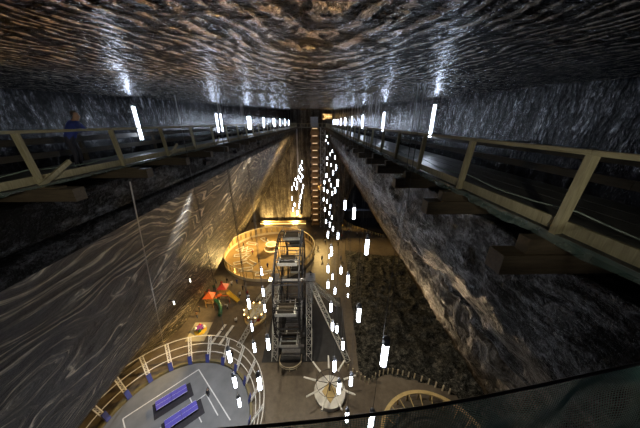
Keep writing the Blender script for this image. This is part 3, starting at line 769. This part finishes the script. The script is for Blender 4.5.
def ptable(cx, cy, lab):
    q = thing('table_tennis_table', lab, 'table', (cx, cy, .2), math.atan2(24.3-21.6, 21.4+24.6)*0+math.radians(38.5), 'blue tables on the court')
    mb = MB(); mb.box(-2.05, 2.05, -.72, .72, .72, .78); mb.build('table_top', M['table_blue'], q)
    mb = MB(); mb.box(-2.05, 2.05, -.012, .012, .78, .784); mb.box(-2.05, 2.05, .69, .72, .78, .784); mb.box(-2.05, 2.05, -.72, -.69, .78, .784); mb.build('white_line', M['line'], q)
    mb = MB(); mb.box(-.012, .012, -.8, .8, .78, .93); mb.build('net', M['dark_steel'], q)
    for x in (-1.5, 1.5):
        for y in (-.5, .5): mb = MB(); mb.box(x-.04, x+.04, y-.04, y+.04, .0, .72); mb.build('leg', M['dark_steel'], q)
    o = MB().box(-2.6, 2.6, -1.25, 1.25, .003, .02).build('table_shadow', M['shadow_dark']); o.location = (cx+.15, cy-.1, .2); o.rotation_euler.z = math.radians(38.5)  # dark sheet stands in for the shadow around the table
    return tag(o, 'painted dark shadow under the ' + lab.replace('blue-violet table ', 'blue-violet table ')[:60], 'mat')
ptable(-22.4, 22.6, 'blue-violet table nearer the pads of the fence')
ptable(-19.6, 20.2, 'blue-violet table nearer the middle of the court')

# ------------------------------------------------------------------ star lamp stage
t = thing('star_stage', 'white round drum stage with a star of pale beams over it', 'stage', (1.9, 23.0, 0))
mb = MB(); mb.lathe([(2.35,0),(2.45,.9),(2.3,.95),(0,.95)], 40); mb.build('drum', M['white'], t)
mb = MB(); mb.poly([(0,1.35),(1.2,-.1),(0,-1.75),(-1.2,-.1)], .951, 1.1); mb.build('diamond_mat', M['gold_wood'], t)
mb = MB(); mb.lathe([(.14,1.1),(.1,2.9)], 10); mb.build('mast', M['dark_steel'], t)
for k in range(9):
    a = 2*PI*(k+.1)/9 + .12
    c, s = math.cos(a), math.sin(a)
    mb = MB(); mb.bar((.1*c,.1*s,2.75), (2.6*c,2.6*s,2.95), .07); b = mb.build('beam', M['dark_steel'], t)
    mb = MB(); mb.tube([(2.2*c,2.2*s,2.95), (4.1*c,4.1*s,3.3)], [.17,.12], 6); mb.build('pale_tip', M['white'], b)
mb = MB(); mb.tube([(2.1*math.cos(2*PI*k/18), 2.1*math.sin(2*PI*k/18), 2.9) for k in range(18)], .035, 5, True); mb.build('ring', M['dark_steel'], t)

# ------------------------------------------------------------------ amphitheatre rail and picket fence (lower right)
HX, HY = 15.2, 15.0
t = thing('amphitheatre', 'sunken round seating with a curved pale timber rail behind the net', 'amphitheatre', (HX, HY, 0))
def arc(r, z, a0, a1, n=28, e=1.0): return [(r*math.cos(a0+(a1-a0)*i/n), r*e*math.sin(a0+(a1-a0)*i/n), z) for i in range(n+1)]
mb = MB(); pts = arc(7.2, 1.7, -.3, PI+.2); 
for a, b in zip(pts, pts[1:]): mb.bar(a, b, .5, .18)
mb.build('curved_rail', M['gold_wood'], t)
mb = MB()
for r0, z in ((6.2, .9), (5.0, .5), (3.8, .2)): 
    for a, b in zip(arc(r0, z, -.3, PI+.2), arc(r0, z, -.3, PI+.2)[1:]): mb.bar(a, b, .8, .12)
mb.build('seat_row', M['dark_timber'], t)
for k in range(15):
    a = -.2+(PI+.3)*k/14; c, s = math.cos(a), math.sin(a)
    mb = MB(); mb.bar((7.2*c,7.2*s,0), (7.2*c,7.2*s,1.6), .16); mb.bar((7.3*c,7.3*s,1.75), (5.6*c,5.6*s,1.2), .1); mb.build('post', M['gold_wood'], t)
t = thing('picket_fence', 'low dark fence with pale posts curving around the sunken seating', 'fence', (0, 0, 0))
FP = [(4.6,27.6),(6.0,26.2),(7.2,25.2),(8.4,24.5),(9.7,25.4),(11.2,26.0),(12.8,26.1),(14.4,25.7),(16.2,25.2),(18.2,24.3),(20,23.3),(21.6,22.3)]
mb = MB()
for z in (.75, 1.15): mb.tube([(x, y, z) for x, y in FP], .04, 5)
mb.build('rail', M['dark_timber'], t)
for a, b in zip(FP, FP[1:]):
    for f in (0, .5):
        x, y = a[0]+(b[0]-a[0])*f, a[1]+(b[1]-a[1])*f
        mb = MB(); mb.box(x-.08, x+.08, y-.08, y+.08, -.1, 1.3); mb.build('post', M['cream'], t)
# fence around the dark pit
t = thing('pit_fence', 'thin timber picket fence around the dark pit before the cavern', 'fence', (0, 0, 0))
FP = [(12.0,91),(12.6,88.2),(14.6,85),(17.4,82.1),(20.6,79.1),(23.2,77),(25.6,75.6)]
mb = MB()
for z in (.5, 1.1): mb.tube([(x, y, z) for x, y in FP], .05, 5)
mb.build('rail', M['gold_wood'], t)
for a, b in zip(FP, FP[1:]):
    for f in (0, .33, .66):
        x, y = a[0]+(b[0]-a[0])*f, a[1]+(b[1]-a[1])*f
        mb = MB(); mb.box(x-.07, x+.07, y-.07, y+.07, 0, 1.25); mb.build('post', M['gold_wood'], t)

# ------------------------------------------------------------------ golden carousel
t = thing('carousel', 'small glowing golden carousel on the open floor near the ferris wheel', 'carousel', (-13.6, 38.6, 0))
mb = MB(); mb.lathe([(2.3,0),(2.3,.3),(0,.3)], 28); mb.build('platform', M['gold_wood'], t)
mb = MB(); mb.lathe([(.5,.301),(.5,2.2)], 14); mb.build('column', M['gold_wood'], t)
for k in range(10):
    a0, a1 = 2*PI*k/10, 2*PI*(k+1)/10
    mb = MB(); c = [(0,0,3.0)] + [(2.2*math.cos(a0+(a1-a0)*i/4), 2.2*math.sin(a0+(a1-a0)*i/4), 2.25) for i in range(5)]
    vs = c + [(x, y, z-.1) for x, y, z in c]
    mb.add(vs, [(0,i+1,i+2) for i in range(4)] + [(6,i+8,i+7) for i in range(4)] + [(i+1,i+7,i+8,i+2) for i in range(4)] + [(0,1,7,6),(0,6,11,5)])
    mb.build('roof_panel', M['cream'] if k % 2 else M['gold_wood'], t)
    mb = MB(); mb.lathe([(.1,-.1),(.14,0),(.1,.1)], 8, (2.25*math.cos(a0), 2.25*math.sin(a0), 2.3)); mb.build('bulb', M['warm_glass'], t)
    mb = MB(); x, y = 1.7*math.cos(a0+.3), 1.7*math.sin(a0+.3); mb.box(x-.3, x+.3, y-.18, y+.18, .6, 1.0); mb.tube([(x, y, .3), (x, y, 2.3)], .03, 5); mb.build('ride_seat', M['red'] if k % 3 else M['white'], t)

# ------------------------------------------------------------------ playground
t = thing('playground_tower', 'orange roofed children playground with yellow and green slides', 'playground', (-23.2, 43.6, 0))
for x, y, nm in ((-1.6,-1.2,'orange'), (.4,1.8,'red')):
    mb = MB()
    for a in (-.8, .8):
        for b in (-.8, .8): mb.box(x+a-.07, x+a+.07, y+b-.07, y+b+.07, 0, 3)
    mb.build('tower_post', M['brown_wood'], t)
    mb = MB(); mb.box(x-.9, x+.9, y-.9, y+.9, 1.4, 1.52); mb.build('platform', M['brown_wood'], t)
    mb = MB(); mb.add([(x-1.15,y-1.15,2.95),(x+1.15,y-1.15,2.95),(x+1.15,y+1.15,2.95),(x-1.15,y+1.15,2.95),(x,y,4.1)], [(0,1,4),(1,2,4),(2,3,4),(3,0,4),(3,2,1,0)]); mb.build('roof', M[nm], t)
def chute(a, b, w, m):
    mb = MB(); a = Vector(a); b = Vector(b); d = b-a; p = Vector((-d.y, d.x, 0)).normalized()*w/2
    mid = a.lerp(b, .8); mid.z = b.z+.15
    for u, v in ((a, mid), (mid, b)):
        mb.bar(u, v, w, .06); mb.bar(u+p+Vector((0,0,.15)), v+p+Vector((0,0,.15)), .08, .34); mb.bar(u-p+Vector((0,0,.15)), v-p+Vector((0,0,.15)), .08, .34)
    mb.build('slide', M[m], t)
chute((1.3,1.6,1.5), (4.4,-.2,.3), .9, 'yellow')
mb = MB(); mb.tube([(-.6,-1.0,1.5),(.3,-1.5,1.3),(1.1,-2.5,.9),(1.6,-4.0,.5),(1.7,-4.6,.45)], .42, 10); mb.build('tube_slide', M['green'], t)
mb = MB(); mb.bar((-.9,-.3,1.5),(.0,1.0,1.5), .9, .1); mb.bar((-.9,-.6,2.2),(2.4,-.4,2.2), .1); mb.bar((2.4,-.4,0),(2.4,-.4,2.2), .1); mb.build('climbing_bridge', M['orange'], t)
mb = MB(); mb.bar((-3.6,.6,2.6),(-2.2,-.8,2.6), .12); mb.bar((-3.6,.6,0),(-3.6,.6,2.6), .1); mb.bar((-3.9,-.2,1.3),(-2.9,1.5,1.3), .1); mb.build('swing_frame', M['orange'], t)
o = MB().poly([(-26.0,32.9),(-22.3,32.9),(-22.5,37.5),(-26.2,37.5)], .002, .04).build('play_mat', M['beige_mat'])
tag(o, 'beige rectangular mat under the small spring ride', 'mat')
t = thing('spring_ride', 'small colourful round spring ride standing on the beige mat', 'ride', (-24.1, 35.4, .04))
mb = MB(); mb.lathe([(1.2,0),(1.2,.14),(0,.14)], 20); mb.build('base', M['yellow'], t)
mb = MB(); mb.lathe([(.25,.14),(.25,.6),(.7,.7),(.75,.95),(.0,1.0)], 14); mb.build('body', M['purple'], t)
for k, m in enumerate(('white', 'red', 'white', 'green')):
    a = PI*k/2+.4; mb = MB(); mb.lathe([(0,0),(.3,.1),(.33,.4),(.15,.7),(0,.75)], 10, (.75*math.cos(a), .75*math.sin(a), .45)); mb.build('seat', M[m], t)
# white benches on the floor
bt = None
for i, (x, y) in enumerate(((-20.3,32.6),(-19.9,34.2),(-19.5,35.8),(-18.6,32.4),(-18.2,34.0),(-17.8,35.5))):
    lab = ('%s white slat bench of the row by the beige mat' if i < 3 else '%s white slat bench of the row by the carousel') % ORD[i % 3]
    b = thing('slat_bench', lab, 'bench', (x, y, 0), 1.33, 'white benches between mat and carousel')
    if bt is None:
        mb = MB(); 
        for q in (-.18, 0, .18): mb.box(-.75, .75, q-.07, q+.07, .42, .47)
        s = mb.build('seat', M['white'], b)
        ls = [MB().box(u-.05, u+.05, -.22, .22, 0, .42).build('leg', M['dark_steel'], b) for u in (-.6, .6)]; bt = [s]+ls
    else:
        for q in bt: c = q.copy(); C.objects.link(c); c.parent = b
# added fill lamps: a housing on a post (floor) or a hanger (under the walkways)
def add_fill_lamp(x, y, z, tx, ty, tz, power, col, label, size=1.6, r=.05, post=.55):
    t = thing('added_fill_lamp', label, 'added_fill_lamp', (x, y, z))
    p = Vector((0, 0, post)); d = (Vector((tx, ty, tz)) - Vector((x, y, z)) - p).normalized()
    mb = MB(); mb.bar((0,0,0), (0,0,post-math.copysign(.02, post)), .06); mb.box(-.12, .12, -.12, .12, *sorted((0, math.copysign(.03, post)))); mb.build('stand', M['dark_steel'], t)
    mb = MB(); mb.bar(p-d*.22, p+d*.02, .3, .26); mb.build('housing', M['dark_steel'], t)
    l = bpy.data.lights.new('fill_beam', 'SPOT'); l.energy = power; l.color = col; l.spot_size = size; l.spot_blend = 1; l.shadow_soft_size = r
    o = bpy.data.objects.new('fill_beam', l); C.objects.link(o)
    o.location = Vector((x, y, z)) + p + d*(.06+r); o.rotation_euler = d.to_track_quat('-Z', 'Y').to_euler()
FL = []
WARM = (1, .65, .22); WARM2 = (1, .72, .42)
add_fill_lamp(-1.4, 85.35, 16.2, -16, 66, 0, 105000, WARM, 'added fill lamp high on the lift tower aimed at the golden arena', 1.0, .05, 1.25)
add_fill_lamp(-1.4, 85.35, 11.2, -27, 70, 8, 100000, WARM, 'added fill lamp lower on the lift tower aimed at the marbled wall', .8, .05, 1.25)
add_fill_lamp(-21.5, 53.0, .0, -28, 42, 9, 16000, WARM, 'added fill lamp at the near side of the golden arena', 2.2)
add_fill_lamp(-22.0, 86.5, .0, -17, 92, 6, 15000, WARM, 'added fill lamp behind the arena facing the end wall', 2.2)
add_fill_lamp(-9.0, 86.5, .0, -9, 92, 6, 15000, WARM, 'added fill lamp beside the lift tower facing the end wall', 2.2)
add_fill_lamp(.6, 85.35, 16.2, 11, 72, 0, 28000, WARM, 'added fill lamp on the lift tower aimed at the lit crowd', 1.6, .05, 1.25)
add_fill_lamp(-8.3, 35.5, 12.75, -17, 34, 0, 38000, WARM, 'added fill lamp on the wheel service platform facing the playground', 1.7)
add_fill_lamp(-1.2, 36.6, 12.75, -2.1, 3.0, EYE+.75, 75000, (1,.5,.12), 'added fill lamp on the wheel service platform tilted up to the ceiling', .15)
add_fill_lamp(-6.2, 13.15, EYE-1.78, -19, 19, 0, 42000, (.95,.96,1), 'added fill lamp hung under the walkway facing the court', .75, .05, -.4)
add_fill_lamp(3.0, 22.4, EYE-2.12, -20, 30, 18, 8000, (1,.8,.55), 'added fill lamp hung under the walkway facing the marbled wall', 1.5, .05, -.4)
add_fill_lamp(3.0, 46.7, EYE-2.12, -20, 76, 18, 75000, (1,.68,.3), 'second added fill lamp hung under the walkway facing the marbled wall', 1.1, .05, -.4)
add_fill_lamp(12, 52, .6, 15, 52, 17, 13000, WARM2, 'added fill lamp on the rubble ground facing the ragged wall, beyond the others', 2.0)
add_fill_lamp(13, 36, .6, 17, 34, 17, 13000, WARM2, 'added fill lamp in the middle of the rubble ground facing the ragged wall', 2.0)
add_fill_lamp(-6.2, 18.25, EYE-1.78, 6, 20, 0, 14000, (1,.88,.68), 'added fill lamp hung under the walkway facing the star stage', 1.2, .05, -.4)
add_fill_lamp(-1.2, -1.6, EYE+.5, -6.8, 6.5, EYE-1.0, 470, (1,.95,.78), 'small added fill lamp behind the viewpoint facing the rail of the person in blue', .75, .05, -.5)
add_fill_lamp(.3, -1.6, EYE+.5, 3.7, 3.7, EYE-.95, 300, (1,.95,.78), 'small added fill lamp behind the viewpoint facing the opposite rail', .6, .05, -.5)
add_fill_lamp(-6.2, 25.9, EYE-1.78, -2, 30, 0, 16000, (1,.86,.64), 'added fill lamp hung under the walkway facing down to the open floor', 1.9, .05, -.4)


# ------------------------------------------------------------------ people
def skin_mesh(name, verts, edges, root, lv=1):
    me = bpy.data.meshes.new(name); me.from_pydata([v[0] for v in verts], edges, [])
    o = bpy.data.objects.new(name, me); C.objects.link(o)
    s = o.modifiers.new('s', 'SKIN'); s.use_smooth_shade = True
    for i, v in enumerate(verts):
        d = me.skin_vertices[0].data[i]; r = v[1]; d.radius = r if isinstance(r, tuple) else (r, r); d.use_root = (i == root)
    if lv: sub = o.modifiers.new('d', 'SUBSURF'); sub.levels = sub.render_levels = lv
    dg = bpy.context.evaluated_depsgraph_get(); dg.update()
    out = bpy.data.meshes.new_from_object(o.evaluated_get(dg))
    bpy.data.objects.remove(o); return out
def body_mesh(name, pose, lv=1):
    V = [((0,0,.95),(.15,.11)), ((0,.0,1.12),(.135,.1)), ((0,.01,1.32),(.16,.11)), ((0,.0,1.46),(.09,.07)), ((0,.02,1.54),.055), ((0,.03,1.62),(.075,.09)), ((0,.03,1.7),(.072,.088)), ((0,.02,1.76),.05)]
    E = [(0,1),(1,2),(2,3),(3,4),(4,5),(5,6),(6,7)]
    def chain(pts, a):
        for p, r in pts: V.append((p, r)); E.append((a, len(V)-1)); a = len(V)-1
    st = {'stand': 0, 'walk': .24, 'reach': .08}[pose]
    for s in (-1, 1):
        f = st*s
        chain([((.1*s, f*.15, .86), .095), ((.105*s, f*.6+.02, .5), .062), ((.11*s, f*1.0-.02, .1), .042), ((.115*s, f*1.0+.1, .035), .035)], 0)
        if pose == 'reach' and s == 1: arm = [((.19,.0,1.42),.06), ((.25,.2,1.25),.045), ((.22,.45,1.3),.034), ((.21,.55,1.32),.035)]
        else: arm = [((.19*s,0,1.42),.06), ((.25*s,-f*.4-.02,1.15),.046), ((.26*s,-f*.9+.06,.9),.034), ((.255*s,-f*1.0+.09,.8),.036)]
        chain(arm, 3)
    return skin_mesh(name, V, E, 0, lv)
def dress(me):
    for m in ('jacket_blue', 'trousers', 'skin', 'hair'): me.materials.append(M[m])
    for p in me.polygons:
        c = p.center; z = c.z; r = math.hypot(c.x, c.y)
        k = 0
        if z > 1.5: k = 2
        if z > 1.7 or (z > 1.58 and c.y < -.0): k = 3
        if z < .93 and abs(c.x) < .2: k = 1
        if .72 < z < .86 and abs(c.x) > .21: k = 2
        p.material_index = k; p.use_smooth = True
    return me
BM = {p: dress(body_mesh('person_body', p, 0)) for p in ('stand', 'walk', 'reach')}
def person(x, y, z, rz, pose, col, label, legs='trousers'):
    o = bpy.data.objects.new('person', BM[pose]); C.objects.link(o); o.location = (x, y, z); o.rotation_euler.z = rz
    o.material_slots[0].link = 'OBJECT'; o.material_slots[0].material = M['jacket_'+col]
    o.material_slots[1].link = 'OBJECT'; o.material_slots[1].material = M[legs]
    return tag(o, label, 'person', 'visitors on the mine floor')
PEOPLE = [
 (-26.6,40.5,'black','in a black top at the wall foot beside the playground'), (-26.4,38.9,'brown','in a brown top at the wall foot above the beige mat'),
 (-19.0,47.7,'black','in black standing between arena and carousel'), (-17.3,37.2,'white','in white left of the carousel'),
 (-26.4,47.9,'green','in green by the wall behind the playground'), (-26.9,50.4,'grey','in grey behind the playground roofs'),
 (-25.0,49.4,'red','in red behind the yellow slide'), (-24.0,50.6,'black','in black under the arena rim, beside one in red'),
 (-22.4,49.3,'white','in white under the arena rim'), (-21.3,50.2,'blue','in blue under the arena rim'),
 (-19.0,45.2,'white','in white alone on the open floor beyond the carousel'), (-17.2,45.6,'red','in red walking beyond the carousel'),
 (-22.6,58.6,'black','in black inside the arena near its rim'), (-25.2,69.7,'black','in black at the wall side of the arena'),
 (-23.4,74.0,'brown','in brown before the far panels of the arena'), (-17.7,60.2,'black','in black in front of the round kiosk'),
 (-20.8,64.6,'red','in red on the arena floor beside the hooked lane'), (-18.1,73.2,'black','in black behind the round kiosk'),
 (-14.5,57.2,'blue','in blue inside the near rim of the arena'), (-9.4,62.3,'black','in black at the arena edge nearest the ferris wheel'),
 (10.6,84.4,'yellow','in yellow by the pit fence near the cavern edge'), (12.6,80.7,'red','in red before the pit fence, behind a crowd'),
 (13.6,83.8,'black','in black leaning at the pit fence'), (15.3,77.3,'white','in white in the lit crowd near the pit'),
 (11.5,74.2,'brown','in brown in the middle of the lit crowd'), (17.7,78.8,'yellow','in yellow at the pit fence, middle of its curve'),
 (7.4,69.9,'black','in black at the near edge of the lit crowd'), (4.6,69.2,'grey','in grey at the near edge of the lit crowd'),
 (9.4,75.8,'red','in red among the lit crowd left part'), (18.4,74.1,'white','in white near the rubble end of the pit fence'),
 (20.4,76.0,'brown','in brown close to the pit fence rubble end'), (.4,67.3,'black','in black behind the ferris wheel'),
 (1.6,61.2,'black','in black walking behind the wheel struts'), (7.5,61.0,'grey','in grey just short of the rubble ground'),
 (3.0,72.1,'white','in white below the stair tower'), (11.2,78.2,'blue','in blue among the lit crowd by the pit'),
 (7.3,82.4,'green','in green at the back of the lit crowd'), (-26.9,46.3,'red','in red at the wall beside the orange frame'),
 (-20.6,41.2,'white','in white at the foot of the yellow slide'), (-15.6,29.6,'black','in black outside the court fence near the carousel'),
 (-5.0,72.0,'black','in black behind the arena rim by the wheel'), (-.3,77.5,'brown','in brown in front of the lift tower')]
for i, (x, y, col, d) in enumerate(PEOPLE):
    pose = ('stand', 'walk', 'reach')[i % 3]; z = .0
    if math.hypot(x-AX, y-AY) < AR: z = .12
    person(x, y, z, random.uniform(0, 6.28), pose, col, ('walking' if pose == 'walk' else 'standing') + ' person ' + d.replace('walking ', '').replace('standing ', ''), 'jean' if i % 4 == 1 else 'trousers')
rc = random.Random(3)
for i in range(16):
    person(3.2 + (i % 5)*1.35 + rc.uniform(-.4, .4), 73.6 + (i//5)*2.1 + rc.uniform(-.5, .5), 0, rc.uniform(0, 6.28), ('stand', 'walk')[i % 2], 'black', 'person in black in the dense huddle at the foot of the stair tower')['group'] = 'huddle at the stair tower'
person(-17.0, 23.0, .2, .8, 'reach', 'black', 'person in black playing on the grey-blue court')

# the person in blue leaning on the gallery rail
def leaning():
    # local frame: +X towards the chasm (the rail), Z from the deck
    V = [((-.12,0,.93),(.15,.17)), ((-.06,0,1.08),(.13,.16)), ((.08,0,1.27),(.14,.18)), ((.15,0,1.38),(.08,.1)), ((.19,0,1.45),.056), ((.235,-.01,1.53),(.085,.072)), ((.24,-.01,1.61),(.092,.075)), ((.23,-.01,1.67),.055)]
    E = [(0,1),(1,2),(2,3),(3,4),(4,5),(5,6),(6,7)]
    def chain(pts, a):
        for p, r in pts: V.append((p, r)); E.append((a, len(V)-1)); a = len(V)-1
        return a
    for s in (-1, 1):
        chain([((-.13,.1*s,.84),.095), ((-.06,.12*s,.48),.065), ((-.14,.12*s,.09),.043), ((.02,.13*s,.04),.036)], 0)
        w = chain([((.14,.2*s,1.35),.062), ((.25,.28*s,1.13),.048), ((.52,.22*s,1.165),.034)], 3)
        p = chain([((.6,.21*s,1.18),(.022,.042))], w)
        for k in range(4):
            o = (k-1.5)*.021; L = (.062,.075,.08,.068)[k]
            chain([((.66,.21*s+o,1.19),.0095), ((.66+L*.55,.21*s+o*1.15,1.18),.0088), ((.66+L*.8,.21*s+o*1.2,1.14),.008)], p)
        chain([((.61,.21*s-.05*s,1.185),.011), ((.655,.21*s-.068*s,1.175),.0095)], p)
    chain([((.33,-.015,1.555),.017)], 5)      # nose
    return skin_mesh('person_leaning', V, E, 0, 1)
me = leaning()
for m in ('skin', 'jacket_blue', 'trousers'): me.materials.append(M[m])
for p in me.polygons:
    c = p.center; k = 1
    if c.z > 1.43 and c.x > .1 and abs(c.y) < .12: k = 0
    if c.x > .5: k = 0
    if c.z < .95 and c.x < .2: k = 2
    p.material_index = k; p.use_smooth = True
po = bpy.data.objects.new('person', me); C.objects.link(po); po.location = (-7.5, 7.6, EYE-1.38); po.rotation_euler.z = .35
tag(po, 'dark haired person in a blue jacket leaning on the gallery rail', 'person')
mb = MB()
prof = []
for i in range(9):
    for j in range(12):
        th = PI*.62*i/8; ph = 2*PI*j/12
        mb.v.append((.228-.012+.108*math.sin(th)*math.cos(ph), -.01+.092*math.sin(th)*math.sin(ph), 1.62+.098*math.cos(th)))
for i in range(8):
    for j in range(12):
        ph = 2*PI*(j+.5)/12
        if i > 3 and math.cos(ph) > .25: continue
        mb.f.append((i*12+j, i*12+(j+1) % 12, (i+1)*12+(j+1) % 12, (i+1)*12+j)); mb.m.append(0)
mb.build('hair', M['hair'], po, True)
mb = MB()
for s in (-1, 1): mb.lathe([(0,-.01),(.012,-.006),(.012,.006),(0,.01)], 8, (.318, -.01+.03*s, 1.59))
mb.build('eye', M['hair'], po)
mb = MB()
for s in (-1, 1): mb.lathe([(0,-.03),(.014,-.02),(.016,.015),(0,.03)], 8, (.235, -.01+.082*s, 1.57))
mb.build('ear', M['skin'], po)

# ------------------------------------------------------------------ world, camera, view
wd = bpy.data.worlds.new('world'); sc.world = wd; wd.use_nodes = True
wd.node_tree.nodes['Background'].inputs[0].default_value = (.6, .7, 1, 1); wd.node_tree.nodes['Background'].inputs[1].default_value = .02
cam = bpy.data.cameras.new('camera'); co = bpy.data.objects.new('camera', cam); C.objects.link(co)
cam.sensor_width = 36; cam.lens = 36*229/640; cam.clip_start = .05; cam.clip_end = 400
P = math.atan(.4); co.location = (0, 0, EYE); co.rotation_euler = (PI/2 - P, 0, -math.atan(4/229*math.cos(P)))
sc.camera = co
vs = sc.view_settings; vs.view_transform = 'Standard'; vs.look = 'None'; vs.gamma = 1; vs.use_curve_mapping = False; vs.exposure = .35
